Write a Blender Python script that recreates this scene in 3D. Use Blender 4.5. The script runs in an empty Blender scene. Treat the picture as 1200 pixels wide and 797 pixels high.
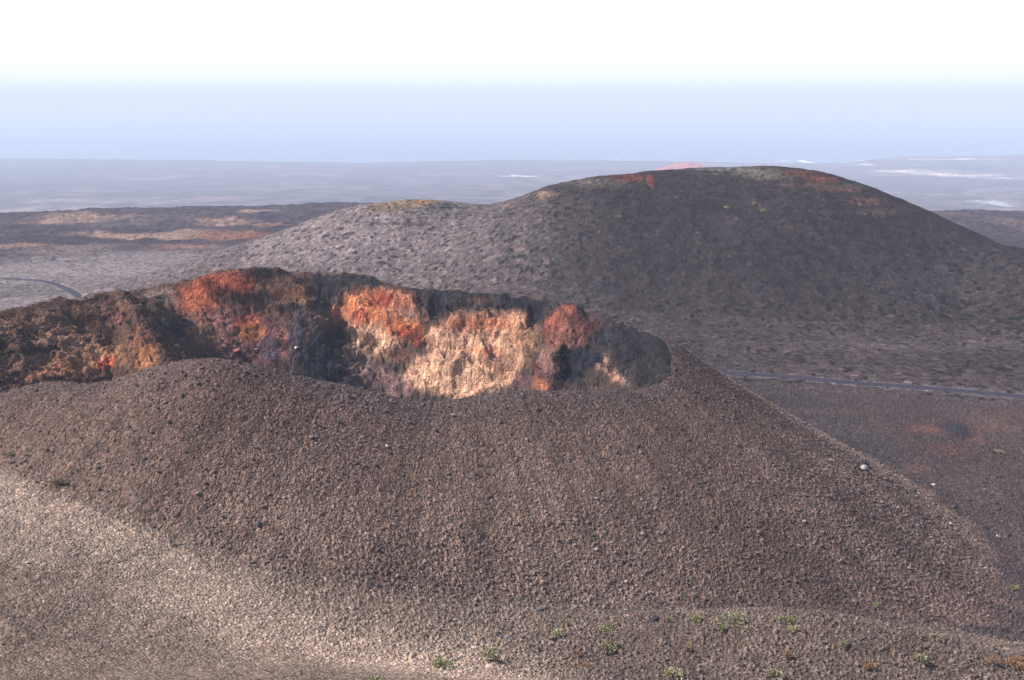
import bpy, math, random
import numpy as np

# ------------------------------------------------------------------ camera, sky, sun, exposure
scene = bpy.context.scene
COL = scene.collection
CAMZ = 500.0                      # metres above the sea
F = 1290.0                        # focal length in photo pixels (1200 wide)
PITCH = math.radians(12.5)

cam_d = bpy.data.cameras.new('camera')
cam = bpy.data.objects.new('camera', cam_d)
COL.objects.link(cam)
cam.location = (0, 0, CAMZ)
cam.rotation_euler = (math.radians(90) - PITCH, 0, 0)
cam_d.sensor_width = 36.0
cam_d.lens = F / 1200 * 36
cam_d.clip_start = 0.5
cam_d.clip_end = 200000
scene.camera = cam

SUN_AZ = math.radians(-97)        # clockwise from +Y : the sun stands to the left
SUN_EL = math.radians(46)
world = bpy.data.worlds.new('World'); scene.world = world; world.use_nodes = True
wn = world.node_tree
bg = wn.nodes['Background']
sky = wn.nodes.new('ShaderNodeTexSky'); sky.sky_type = 'NISHITA'; sky.sun_disc = False
sky.sun_elevation = SUN_EL; sky.sun_rotation = SUN_AZ % (2 * math.pi)
sky.altitude = 500; sky.air_density = 1.0; sky.dust_density = 1.5; sky.ozone_density = 1.0
bg.inputs[1].default_value = 0.12
# bright white haze painted into the sky colour low over the horizon
def wnode(t, **k):
    n_ = wn.nodes.new(t)
    for a_, b_ in k.items(): setattr(n_, a_, b_)
    return n_
tc = wnode('ShaderNodeTexCoord'); sx = wnode('ShaderNodeSeparateXYZ'); wn.links.new(tc.outputs['Generated'], sx.inputs[0])
mr = wnode('ShaderNodeMapRange', interpolation_type='SMOOTHSTEP'); wn.links.new(sx.outputs['Z'], mr.inputs['Value'])
mr.inputs['From Min'].default_value = 0.08; mr.inputs['From Max'].default_value = 0.24; mr.inputs['To Min'].default_value = 1.0; mr.inputs['To Max'].default_value = 0.0
wmx = wnode('ShaderNodeMix', data_type='RGBA'); wn.links.new(mr.outputs[0], wmx.inputs['Factor'])
wn.links.new(sky.outputs[0], wmx.inputs['A']); wmx.inputs['B'].default_value = (5.7, 5.85, 6.0, 1)
wn.links.new(wmx.outputs['Result'], bg.inputs[0])

sun_d = bpy.data.lights.new('sun', 'SUN'); sun_d.energy = 5.0; sun_d.angle = math.radians(0.6)
sun_d.color = (1.0, 0.97, 0.94)
sun = bpy.data.objects.new('sun', sun_d); COL.objects.link(sun)
from mathutils import Vector
sdir = Vector((math.sin(SUN_AZ) * math.cos(SUN_EL), math.cos(SUN_AZ) * math.cos(SUN_EL), math.sin(SUN_EL)))
sun.rotation_euler = sdir.to_track_quat('Z', 'Y').to_euler()

vs = scene.view_settings
scene.display_settings.display_device = 'sRGB'
vs.view_transform = 'Standard'; vs.look = 'None'; vs.gamma = 1.0; vs.use_curve_mapping = False
vs.exposure = 0.85
scene.cycles.max_bounces = 4; scene.cycles.diffuse_bounces = 2; scene.cycles.volume_bounces = 0
scene.cycles.use_denoising = True

HAZE_DENSITY = 1.42e-4
HAZE_COLOR = (0.775, 0.835, 1.0)

# ------------------------------------------------------------------ helpers
random.seed(7)
rng = np.random.default_rng(11)
f4 = np.float32
cp, sp = math.cos(PITCH), math.sin(PITCH)

def ray(px, py):
    """unit-less direction through a photo pixel, scaled so that horizontal distance is 1"""
    a = (px - 600.0); b = (398.5 - py)
    x, y, z = a, F * cp + b * sp, -F * sp + b * cp
    h = math.hypot(x, y)
    return x / h, y / h, z / h

def at(px, py, D):
    x, y, z = ray(px, py)
    return np.array((x * D, y * D, z * D))       # relative to the camera

def hash2(i, j, seed):
    h = (i.astype(np.uint32) * np.uint32(374761393)) ^ (j.astype(np.uint32) * np.uint32(668265263)) ^ np.uint32((seed * 2246822519) & 0xffffffff)
    h = (h ^ (h >> np.uint32(13))) * np.uint32(1274126177)
    h = (h ^ (h >> np.uint32(16))) * np.uint32(2246822519)
    h ^= h >> np.uint32(15)
    return (h & np.uint32(0xffffff)).astype(f4) / f4(16777215)

def vn(x, y, seed=0):
    xi = np.floor(x).astype(np.int64).astype(np.int32); yi = np.floor(y).astype(np.int64).astype(np.int32)
    fx = (x - xi).astype(f4); fy = (y - yi).astype(f4)
    fx = fx * fx * (3 - 2 * fx); fy = fy * fy * (3 - 2 * fy)
    a = hash2(xi, yi, seed); b = hash2(xi + 1, yi, seed)
    c = hash2(xi, yi + 1, seed); d = hash2(xi + 1, yi + 1, seed)
    return ((a + (b - a) * fx) * (1 - fy) + (c + (d - c) * fx) * fy) * 2 - 1      # -1..1

def fbm(x, y, octv, seed=0, gain=0.5, lac=2.03, ridged=False):
    s = np.zeros(x.shape, f4); a = 1.0; t = 0
    c, n = math.cos(0.6), math.sin(0.6)
    for o in range(octv):
        v = vn(x, y, seed + o * 17)
        if ridged: v = 1 - 2 * np.abs(v)
        s += a * v; t += a; a *= gain
        x, y = (x * c - y * n) * lac + 13.7, (x * n + y * c) * lac + 4.1
    return s / t

def worley(x, y, seed=0):
    """F1 distance to jittered cell points and that cell's random value"""
    xi = np.floor(x).astype(np.int32); yi = np.floor(y).astype(np.int32)
    best = np.full(x.shape, 9, f4); val = np.zeros(x.shape, f4)
    for dx in (-1, 0, 1):
        for dy in (-1, 0, 1):
            cx = xi + dx; cy = yi + dy
            jx = cx + hash2(cx, cy, seed); jy = cy + hash2(cx, cy, seed + 5)
            d = np.sqrt((x - jx) ** 2 + (y - jy) ** 2).astype(f4)
            m = d < best
            best = np.where(m, d, best); val = np.where(m, hash2(cx, cy, seed + 9), val)
    return best, val

def sstep(a, b, x):
    t = np.clip((x - a) / (b - a), 0, 1)
    return t * t * (3 - 2 * t)

def smax(a, b, k):
    h = np.clip(0.5 + 0.5 * (a - b) / k, 0, 1)
    return b + (a - b) * h + k * h * (1 - h)

def seg_dist(x, y, P, i):
    ax, ay = P[i][0], P[i][1]; bx, by = P[i + 1][0], P[i + 1][1]
    dx, dy = bx - ax, by - ay
    t = np.clip(((x - ax) * dx + (y - ay) * dy) / (dx * dx + dy * dy), 0, 1)
    return np.hypot(x - ax - t * dx, y - ay - t * dy), t

def ridge(x, y, P, slope, w):
    """height of a ridge whose crest is the 3-D polyline P, falling away on both sides"""
    z = np.full(x.shape, -1e4, float)
    for i in range(len(P) - 1):
        d, t = seg_dist(x, y, P, i)
        zc = P[i][2] + (P[i + 1][2] - P[i][2]) * t
        z = np.maximum(z, zc - slope * (np.sqrt(d * d + w * w) - w))
    return z

def densify(P, n=6):
    P = np.array(P); out = []
    for i in range(len(P) - 1):
        p0 = P[max(i - 1, 0)]; p1 = P[i]; p2 = P[i + 1]; p3 = P[min(i + 2, len(P) - 1)]
        for k in range(n):
            t = k / n
            out.append(0.5 * ((2 * p1) + (-p0 + p2) * t + (2 * p0 - 5 * p1 + 4 * p2 - p3) * t * t + (-p0 + 3 * p1 - 3 * p2 + p3) * t ** 3))
    out.append(P[-1])
    return np.array(out)

# ------------------------------------------------------------------ the lie of the land (z relative to the camera)
PROF_D = [0, 3, 40, 90, 130, 162, 200, 250, 330, 450, 600, 870, 1150, 1380, 1700, 2300, 3200, 4200, 5700]
PROF_Z = [-1.8, -2.2, -24, -53, -76.5, -83.5, -89.5, -90, -88.5, -88, -99, -111, -121, -129, -180, -262, -335, -388, -438]
CO_PX = [-700, -200, 0, 150, 300, 430, 600, 740, 900, 990, 1030, 1060, 1200, 1400, 1900]
CO_PY = [187, 187.5, 186.5, 187, 189.5, 191, 187.5, 188.5, 191.5, 191, 187, 184, 182.5, 183, 184]
CO_AZ = [math.atan2(*ray(a, b)[:2]) for a, b in zip(CO_PX, CO_PY)]
CO_D = [-(CAMZ - 4) / ray(a, b)[2] for a, b in zip(CO_PX, CO_PY)]

def base(x, y):
    D = np.hypot(x, y)
    az = np.arctan2(x, y)
    Dc = np.interp(az, CO_AZ, CO_D)
    # smooth interpolation of the profile
    z = np.interp(D, PROF_D, PROF_Z)
    for q in (0.93, 1.07, 0.97, 1.03): z = z + np.interp(D * q, PROF_D, PROF_Z)
    z = z / 5
    t = np.clip((D - 5700) / (Dc - 5700), 0, 1.3)
    far = -438 - (CAMZ - 4 - 438) * t - np.clip(t - 1, 0, .3) * 60
    z = np.where(D > 5700, far, z)
    z = z - 3.0 * np.exp(-0.5 * (((x - 92) / 22) ** 2 + ((y - 188) / 26) ** 2))
    # saddle climbing to the left of the cone
    z = z + 30 * np.exp(-0.5 * (((x + 100) / 50) ** 2 + ((y - 172) / 50) ** 2))
    # low mound at the right foot of the cone
    z = z + 6.6 * np.exp(-0.5 * (((x - 46) / 24) ** 2 + ((y - 151) / 9) ** 2))
    # little hollow with a reddish rim on the right-hand plain
    z = z + 2.6 * np.exp(-0.5 * (((x - 117) / 7) ** 2 + ((y - 243) / 9) ** 2))
    return z

BIG = densify([at(*p) for p in [(545, 247, 612), (575, 243, 600), (605, 236, 590), (640, 225, 578), (690, 208, 566), (715, 204.5, 562), (740, 203, 560), (790, 198.5, 560), (850, 196, 562),
       (915, 195.5, 560), (960, 202, 554), (1010, 221, 547), (1060, 244, 540), (1110, 268, 530), (1145, 281, 523), (1200, 291, 512), (1270, 306, 500), (1360, 330, 480)]], 3)
SMALL = densify([at(*p) for p in [(180, 321, 600), (240, 303, 600), (300, 284, 600), (340, 271, 600), (380, 257, 600), (425, 241, 600), (450, 236.5, 600), (490, 233.5, 602), (520, 236, 606),
         (545, 243, 612), (580, 250, 622)]], 3)
REDH = [at(*p) for p in [(782, 195, 5500), (795, 191, 5500), (806, 189.5, 5500), (816, 191.5, 5500), (832, 196, 5530)]]

def big_h(x, y):
    D = ridge(x, y, BIG, 0.50, 14.0)
    return D + 1.5 * fbm(x / 40, y / 40, 3, 91)
def small_h(x, y): return ridge(x, y, SMALL, 0.40, 10.0) + 1.0 * fbm(x / 25, y / 25, 3, 95)
def red_h(x, y): return ridge(x, y, REDH, 0.45, 25.0)

# crater rim : photo pixel and distance of every rim point, clockwise from the left end
RIM_PX = [(-60, 468, 216), (0, 461, 211), (35, 449, 207), (60, 444, 205), (100, 448, 200), (145, 441, 197), (175, 432, 195), (200, 426, 194), (250, 419, 193), (300, 427, 193),
          (350, 440, 194), (400, 451, 196), (450, 462, 198), (500, 470, 200), (540, 467, 202), (600, 459, 205), (660, 457, 209),
          (720, 458, 213), (760, 455, 217), (781, 443, 221), (787, 425, 227), (782, 406, 234), (768, 395, 240), (740, 385, 250), (700, 372, 262), (665, 358, 273),
          (650, 355, 277), (630, 352, 281), (600, 348, 285), (540, 344, 290), (500, 343, 293), (478, 339, 295), (455, 333, 298), (420, 326, 302), (370, 323, 306), (345, 322, 307),
          (325, 318, 304), (300, 314.5, 300), (270, 318, 298), (240, 325, 298), (225, 330, 300), (213, 331, 300), (195, 334, 301), (170, 341, 300), (152, 347, 290), (142, 344, 276),
          (120, 342, 272), (100, 347, 270), (70, 352, 268), (40, 360, 264), (0, 366, 258), (-60, 385, 250), (-120, 410, 242), (-150, 435, 232), (-115, 460, 221), (-60, 468, 216)]
RIM = densify([at(*p) for p in RIM_PX], 7)[:-1]
CC = np.array((-15.0, 248.0))

# coarse lookup grid around the crater: distance to the rim, rim height, inside flag
GX0, GX1, GY0, GY1, GS = -230.0, 230.0, 90.0, 420.0, 1.5
gx = np.arange(GX0, GX1, GS); gy = np.arange(GY0, GY1, GS)
GXX, GYY = np.meshgrid(gx, gy, indexing='ij')
gd = np.full(GXX.shape, 1e9); wsum = np.zeros(GXX.shape); zsum = np.zeros(GXX.shape)
for p in RIM:
    dd = np.hypot(GXX - p[0], GYY - p[1])
    gd = np.minimum(gd, dd)
    w = 1 / (dd * dd + 2.0) ** 2.2
    wsum += w; zsum += w * p[2]
gz = zsum / wsum
inside = np.zeros(GXX.shape, bool)
n = len(RIM)
for i in range(n):
    x1, y1 = RIM[i][:2]; x2, y2 = RIM[(i + 1) % n][:2]
    c = (y1 > GYY) != (y2 > GYY)
    with np.errstate(divide='ignore', invalid='ignore'):
        xx = (x2 - x1) * (GYY - y1) / (y2 - y1) + x1
    inside ^= c & (GXX < xx)
gsd = np.where(inside, gd, -gd)          # positive inside

def lut(G, x, y):
    u = np.clip((x - GX0) / GS, 0, G.shape[0] - 1.001); v = np.clip((y - GY0) / GS, 0, G.shape[1] - 1.001)
    i = u.astype(int); j = v.astype(int); u = u - i; v = v - j
    return (G[i, j] * (1 - u) + G[i + 1, j] * u) * (1 - v) + (G[i, j + 1] * (1 - u) + G[i + 1, j + 1] * u) * v

SPURS = [  # (crest polyline, side slope, roundness) : rock ribs standing out of the inner wall
    (densify([at(*p) for p in [(60, 354, 268), (120, 343, 271), (142, 345, 270), (158, 366, 262), (175, 392, 252), (192, 424, 240), (196, 445, 233)]], 3), 1.15, 2.0),
    (densify([at(*p) for p in [(222, 336, 297), (245, 324, 296), (270, 318, 297), (300, 314.5, 298), (322, 318, 297), (340, 331, 292), (355, 345, 289), (364, 356, 288)]], 3), 1.25, 3.2),
    (densify([at(*p) for p in [(650, 356, 276), (664, 372, 269), (662, 400, 259), (650, 425, 250)]], 3), 1.5, 1.0),
    (densify([at(*p) for p in [(668, 364, 271), (690, 378, 262), (708, 386, 255)]], 3), 1.6, 0.8),
]

DENTS = []      # (x, z-on-wall, rx, ry) filled below : ledges, hollows and bulges of the rock
def crater(x, y, detail=True):
    """cone with its crater; returns z and the signed inward distance"""
    sd = lut(gsd, x, y); zr = lut(gz, x, y)
    far = np.hypot(x - CC[0], y - CC[1])
    off = (x < GX0 + 3) | (x > GX1 - 3) | (y < GY0 + 3) | (y > GY1 - 3)
    sd = np.where(off, -far, sd)
    if detail:      # crumbly far edge
        fs = sstep(235, 262, y) 
        sd = sd + fs * 1.6 * fbm(x / 9, y / 9, 3, 21) * np.exp(-(sd / 14.0) ** 2)
    w = 3.0
    out = zr - (0.655 - .045 * sstep(40, 75, x)) * (np.sqrt(np.minimum(sd, 0) ** 2 + w * w) - w)
    d = np.maximum(sd, 0)
    # inner wall: steep rock above, scree below
    A = sstep(0, 30, d)
    if detail:
        wr = fbm(x / 22, y / 22, 3, 37) * 3 + fbm(x / 8, y / 8, 4, 41, ridged=True) * 2.0
        d = np.maximum(d + wr * sstep(1, 10, d) , 0)
    inn = zr - (0.95 - .27 * sstep(-68, -90, x)) * (np.sqrt(d * d + 4) - 2)
    floor = -116 + 0 * d
    inn = smax(inn, floor, 8)
    for P, sl, w2 in SPURS:
        inn = np.where(sd > -1, np.maximum(inn, ridge(x, y, P, sl, w2)), inn)
    for cx_, cy_, rx_, ry_, dz_ in DENTS:
        q = ((x - cx_) / rx_) ** 2 + ((y - cy_) / ry_) ** 2
        inn = inn + dz_ * sstep(1.5, .55, np.sqrt(q) + (.25 * fbm(x / 3, y / 3, 2, 51) if detail else 0)) * sstep(0, 3, sd)
    z = np.where(sd > 0, inn, out)
    if detail:      # broken, blocky crest along the far side
        z = z + (1.1 * fbm(x / 5, y / 5, 3, 57, ridged=True) + .5 * fbm(x / 14, y / 14, 2, 58)) * np.exp(-(sd / 5.0) ** 2) * sstep(225, 255, y)
    return z, sd

def land(x, y, detail=True):
    x = np.asarray(x, float); y = np.asarray(y, float)
    D = np.hypot(x, y)
    b = base(x, y)
    z = b.copy(); reg = np.zeros(x.shape, np.int8); sd = np.full(x.shape, -999.0)
    land.over = np.full(x.shape, -50.0)      # how far the cone stands above the plain
    def use(mask, fn, k, code):
        nonlocal z, reg
        if not mask.any(): return
        h = fn(x[mask], y[mask])
        zb = z[mask]
        zz = smax(h, zb, k)
        r = reg[mask]; r[h > zb + 0.0] = code; reg[mask] = r
        z[mask] = zz
    use((D > 330) & (D < 900) & (x > -110), big_h, 12, 2)
    use((D > 380) & (D < 900) & (x < 120), small_h, 10, 3)
    use((D > 4900) & (D < 6200) & (x > 400) & (x < 1500), red_h, 15, 4)
    m = (D > 90) & (D < 420) & (x < 200) & (x > -240)
    if m.any():
        h, s = crater(x[m], y[m], detail)
        zb = z[m]
        zz = np.where(s > 0, h, smax(h, zb, 4.0))
        r = reg[m]; r[(h > zb) | (s > 0)] = 1; reg[m] = r
        z[m] = zz; sd[m] = s; land.over[m] = np.where(s > 0, 50, h - zb)
    return z, reg, sd

def cast(px, py, d0=60.0, d1=14000.0):
    """where the view ray of a photo pixel meets the smooth land"""
    r = ray(px, py)
    D = np.concatenate([np.arange(d0, 700, 0.5), np.geomspace(700, d1, 1800)])
    z, _, _ = land(r[0] * D, r[1] * D, False)
    hit = np.nonzero(r[2] * D < z)[0]
    k = hit[0] if len(hit) else len(D) - 1
    return np.array((r[0] * D[k], r[1] * D[k], z[k]))

_d = []
for px, py, rx, ry, dz in [(300, 358, 46, 6, -5.5), (445, 362, 46, 18, 2.2), (470, 380, 30, 8, 1.6), (486, 400, 22, 5, -2.6),
        (560, 392, 50, 16, 2.4), (600, 425, 22, 7, -1.8), (530, 440, 40, 12, 1.8), (512, 362, 9, 16, -3.0), (668, 376, 30, 12, 2.6), (684, 394, 26, 4, -3.2), (628, 372, 8, 14, -2.4),
        (420, 405, 12, 18, 1.2), (398, 380, 7, 26, -2.0), (745, 420, 16, 10, -2.0), (722, 445, 12, 6, 1.6), (704, 431, 9, 4, 1.4), (60, 400, 50, 5, -2.2), (110, 378, 26, 5, -1.8), (150, 412, 24, 10, 1.4), (570, 355, 40, 5, -1.4)]:
    p = cast(px, py); a = cast(px, py - ry); b = cast(px, py + ry); D = math.hypot(p[0], p[1])
    _d.append((p[0], p[1], rx * D / F, max(.9, .5 * abs(a[1] - b[1])), dz))
DENTS.extend(_d)

# ------------------------------------------------------------------ the road (centre line on the plain, hidden behind the cone for part of its way)
def plain_at(px, py):
    r = ray(px, py)
    D = np.arange(120, 1200, 1.0)
    z = base(r[0] * D, r[1] * D)
    k = np.nonzero(r[2] * D < z)[0][0]
    return np.array((r[0] * D[k], r[1] * D[k]))
ROAD = densify([plain_at(*p) for p in [(1420, 492), (1300, 476), (1200, 465.5), (1100, 457), (1000, 449), (920, 442.5), (850, 437), (800, 431), (700, 421), (560, 408), (400, 396),
        (250, 384), (150, 370), (108, 358), (90, 347), (72, 336), (50, 330), (25, 328), (0, 327), (-60, 326), (-200, 325)]], 12)
ROAD2 = densify([plain_at(*p) for p in [(66, 306), (48, 303), (35, 301.5), (22, 303), (2, 307), (-30, 309)]], 8)
def road_dist(x, y, R):
    d = np.full(x.shape, 1e9)
    for i in range(0, len(R) - 1): d = np.minimum(d, seg_dist(x, y, R, i)[0])
    return d

# ------------------------------------------------------------------ colour patches standing in the world
def wall_blob(px, py, rx, ry, col, k=1.0, seed=0):
    p = cast(px, py); D = math.hypot(p[0], p[1])
    return ('w', p, rx * D / F, ry * D / F * 0.85, col, k, seed)
RED = (.19, .048, .032); ORG = (.31, .115, .058); TAN = (.265, .135, .092); CRM = (.385, .225, .150); PNK = (.075, .046, .050); SCR = (.012, .012, .017)
BRN = (.09, .055, .042); DRK = (.013, .011, .012); OCH = (.14, .078, .046); MAU = (.115, .068, .064); RBR = (.072, .034, .027); GRY = (.13, .092, .072)
WALL = [wall_blob(*a) for a in [
    # left promontory
    (40, 385, 70, 14, (.095, .066, .052)), (110, 365, 45, 14, (.065, .045, .037)), (60, 415, 70, 18, GRY, .9), (110, 420, 50, 16, (.16, .10, .068), .9), (125, 425, 11, 8, (.20, .06, .04), .9), (60, 437, 45, 5, (.22, .12, .08), .6),
    (160, 398, 22, 26, (.080, .048, .036), .9), (172, 420, 18, 12, OCH), (185, 432, 12, 6, TAN, .8), (100, 352, 40, 5, DRK, .8), (20, 398, 26, 4, DRK, .8), (52, 410, 16, 4, DRK, .8), (12, 414, 22, 5, DRK, .9), (118, 376, 10, 5, DRK, .7), (140, 372, 14, 14, (.055, .032, .027), .8),
    # gully and grey block
    (202, 392, 12, 42, SCR, 1.1), (190, 352, 28, 10, (.10, .085, .08)), (195, 352, 20, 6, DRK, .7), (215, 342, 8, 10, RBR),
    # arch
    (235, 350, 26, 20, (.15, .06, .04)), (258, 334, 32, 15, (.145, .052, .036), .95), (288, 343, 10, 18, (.12, .042, .031), .9), (325, 335, 26, 14, (.04, .027, .024)), (312, 320, 22, 6, DRK),  # dark right shoulder of the arch: its shade painted into the rock
    (350, 352, 16, 14, OCH, .8), (330, 345, 14, 5, RBR, .8), (298, 357, 46, 6, DRK, 1.2), (335, 362, 20, 5, DRK),  # dark strips below the arch: overhang shade put into the colour
    # scree under the arch
    (265, 385, 42, 24, MAU), (310, 400, 40, 30, PNK), (290, 378, 14, 10, (.17, .06, .04), .8), (298, 390, 15, 9, (.15, .072, .04), .9), (334, 402, 10, 14, TAN), (334, 406, 7, 7, RED), (232, 400, 20, 22, (.085, .062, .05)),
    (318, 412, 14, 16, (.04, .033, .042)), (350, 400, 12, 30, (.04, .036, .045)), (380, 415, 20, 42, SCR, 1.2), (372, 350, 24, 24, (.020, .018, .021)),
    # orange bowl
    (445, 380, 54, 40, TAN, 1.1), (430, 360, 34, 26, ORG, 1.2), (460, 352, 32, 18, (.25, .105, .064), 1.1), (447, 352, 18, 12, RED, 1), (420, 370, 16, 10, RED, .8), (440, 403, 36, 22, CRM, .9),
    (462, 385, 14, 8, RED, .7), (478, 388, 26, 12, ORG, 1), (482, 394, 14, 8, RED, 1.3), (492, 404, 10, 6, (.16, .03, .02)), (470, 415, 22, 10, RBR, .9), (493, 418, 10, 6, MAU),
    (432, 440, 26, 16, MAU, 1), (412, 425, 20, 20, (.16, .10, .08), .8), (465, 452, 20, 16, MAU, 1.1), (394, 400, 13, 26, SCR), (390, 440, 16, 14, SCR), (404, 455, 16, 8, MAU),
    # pale wall
    (560, 400, 62, 34, TAN, 1.25), (565, 420, 62, 30, CRM, 1.0), (530, 448, 50, 22, CRM, 1.5), (500, 435, 26, 18, CRM, 1.3), (600, 385, 30, 22, (.25, .135, .088), 1), (565, 380, 40, 8, ORG, .7),
    (585, 430, 24, 10, RBR, .7), (570, 412, 18, 5, ORG, .7), (512, 388, 10, 8, CRM, .8), (622, 400, 14, 24, OCH, .6),
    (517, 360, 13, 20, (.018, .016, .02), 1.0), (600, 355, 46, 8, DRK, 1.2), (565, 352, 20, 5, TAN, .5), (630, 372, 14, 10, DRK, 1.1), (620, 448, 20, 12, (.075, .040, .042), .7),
    # red rib and black right side
    (665, 372, 26, 14, RBR, 1.3), (648, 385, 12, 26, (.15, .05, .036), 1.1), (690, 382, 24, 12, (.12, .04, .026), 1.3), (662, 402, 20, 22, (.14, .062, .048), 1.1), (645, 425, 20, 18, (.20, .105, .085), 1.0), (668, 362, 12, 8, (.20, .07, .048), .9),
    (636, 449, 13, 9, (.22, .09, .06), 1.2), (630, 435, 12, 10, RBR, .8), (704, 431, 7, 3.5, (.24, .14, .10), 1.2), (711, 425, 4, 5, (.24, .14, .10), 1.0), (720, 447, 9, 6, (.26, .14, .10), 1.1), (732, 442, 6, 5, (.18, .14, .12), .8),
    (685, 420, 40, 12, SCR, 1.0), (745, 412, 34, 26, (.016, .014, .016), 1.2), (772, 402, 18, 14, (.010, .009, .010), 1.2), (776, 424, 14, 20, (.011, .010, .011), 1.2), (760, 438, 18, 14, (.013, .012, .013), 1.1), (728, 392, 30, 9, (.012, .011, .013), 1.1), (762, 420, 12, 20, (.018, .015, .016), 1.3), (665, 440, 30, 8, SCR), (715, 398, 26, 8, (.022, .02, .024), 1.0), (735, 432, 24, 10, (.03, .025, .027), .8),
]]
def plain_blob(px, py, rx, ry, col, k=1.0, seed=0):
    p = cast(px, py); a = cast(px, py - ry); b = cast(px, py + ry)
    D = math.hypot(p[0], p[1])
    return ('p', p, rx * D / F, max(2.0, 0.5 * abs(math.hypot(a[0], a[1]) - math.hypot(b[0], b[1]))), col, k, seed)
OT = (.17, .105, .078)
PLAIN = [plain_blob(*a) for a in [
    (100, 256, 50, 3, OT), (45, 246, 50, 3, (0.120, 0.078, 0.066), .7), (140, 275, 50, 3, OT), (190, 277, 36, 2, (0.180, 0.120, 0.090)), (20, 291, 34, 3, (0.14, 0.09, 0.065)), (262, 261, 34, 2.5, OT, .9), (310, 264, 26, 2.5, (0.216, 0.120, 0.078), .9), (215, 273, 30, 3, OT, .7),
    (90, 293, 50, 6, (0.120, 0.084, 0.072), .7), (270, 276, 40, 3, (0.156, 0.072, 0.042), .8), (215, 290, 30, 5, (0.180, 0.096, 0.072), .7), (165, 258, 60, 5, (0.084, 0.060, 0.054), .5),
    (330, 220, 60, 2.5, (0.120, 0.084, 0.066), .6), (300, 247, 24, 2.5, (0.180, 0.120, 0.084), .7),
    (250, 309, 30, 3, (0.066, 0.072, 0.042), .5), (60, 340, 60, 12, (0.072, 0.057, 0.054), .6),
    (1075, 201, 42, 2.2, (.31, .25, .23), 1.1), (1120, 205, 60, 1.6, (.31, .25, .23), 1.0), (1190, 208.5, 46, 1.8, (.31, .25, .23), 1.0), (1110, 186.5, 50, 1.0, (.36, .28, .26), .9), (1260, 211, 50, 2, (.31, .25, .23), 1.0),
    (1012, 193, 9, 1.6, (.4, .33, .3), 1), (610, 206.5, 20, .9, (.4, .32, .29), 1.1), (550, 204, 60, 2, (0.132, 0.090, 0.072), .6), (860, 192.6, 30, 1, (0.180, 0.120, 0.096), .5),
    (1090, 252, 22, 2.4, (0.210, 0.216, 0.228), .9), (1155, 237, 22, 1.5, (0.240, 0.240, 0.240), 1), (1172, 240, 12, 1.2, (0.240, 0.240, 0.240), 1), (1150, 245, 60, 5, (0.078, 0.051, 0.045), .7), (1130, 228, 60, 3, (0.072, 0.048, 0.045), .6),
    (1105, 250, 24, 2, (0.078, 0.054, 0.048), .6),
    # red earth on the right-hand plain
    (1115, 500, 40, 7, (0.090, 0.042, 0.033), .33), (1085, 504, 20, 4, (0.132, 0.060, 0.042), .33), (1170, 498, 34, 9, (0.096, 0.054, 0.042), .33), (1140, 512, 12, 8, (0.120, 0.054, 0.042), .33), (1105, 528, 26, 5, (0.090, 0.042, 0.033), .33), (1075, 550, 16, 6, (0.096, 0.048, 0.036), .33),
    (1120, 502, 14, 8, (0.027, 0.024, 0.030), 1), (980, 482, 60, 4, (0.072, 0.048, 0.042), .33), (1180, 485, 40, 4, (0.072, 0.042, 0.036), .33), (985, 520, 50, 14, (0.033, 0.030, 0.033), .33), (1060, 405, 160, 8, (0.072, 0.057, 0.054), .33),
    (860, 447, 34, 8, (0.024, 0.022, 0.027), .33), (1185, 690, 24, 60, (0.033, 0.030, 0.033), .33),
]]
HILLP = [wall_blob(*a) for a in [
    (742, 209, 11, 6, (0.081, 0.022, 0.014), .8), (725, 209, 8, 6, (0.081, 0.022, 0.014), .8), (762, 212, 4, 12, (0.081, 0.025, 0.016), .8), (690, 213, 50, 6, (0.052, 0.041, 0.034), .7), (640, 228, 14, 5, (0.113, 0.073, 0.049), .9), (596, 240, 10, 7, (0.081, 0.061, 0.052), .9),
    (860, 200, 60, 5, (0.069, 0.057, 0.049), 1), (900, 206, 24, 6, (0.069, 0.057, 0.045), .9), (800, 201, 60, 1.6, (0.012, 0.012, 0.014), 1), (940, 204, 26, 4, (0.052, 0.022, 0.018), 1), (965, 211, 16, 3, (0.090, 0.030, 0.022), .8),
    (985, 222, 24, 3, (0.065, 0.030, 0.025), .9), (1020, 236, 22, 4, (0.061, 0.032, 0.027), .8), (940, 217, 26, 3, (0.049, 0.029, 0.025), .8), (1040, 248, 30, 4, (0.049, 0.034, 0.030), .6), (990, 218, 30, 2, (0.049, 0.045, 0.032), .6),
    (480, 238, 40, 5, (0.122, 0.081, 0.052), 1), (500, 235, 16, 3, (0.187, 0.097, 0.052), .8), (450, 245, 24, 6, (0.097, 0.065, 0.049), .8), (520, 241, 18, 5, (0.029, 0.025, 0.027), .8), (470, 263, 40, 2.5, (0.045, 0.030, 0.029), .7),
    (611, 291, 7, 5, (0.081, 0.052, 0.045), .7), (870, 300, 6, 60, (0.014, 0.014, 0.017), .5), (775, 290, 6, 90, (0.014, 0.014, 0.017), .5), (712, 338, 14, 6, (0.012, 0.012, 0.015), .7), (905, 300, 5, 60, (0.014, 0.014, 0.017), .4),
    (1120, 330, 110, 40, (0.027, 0.021, 0.021), .6),
]]

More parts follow.
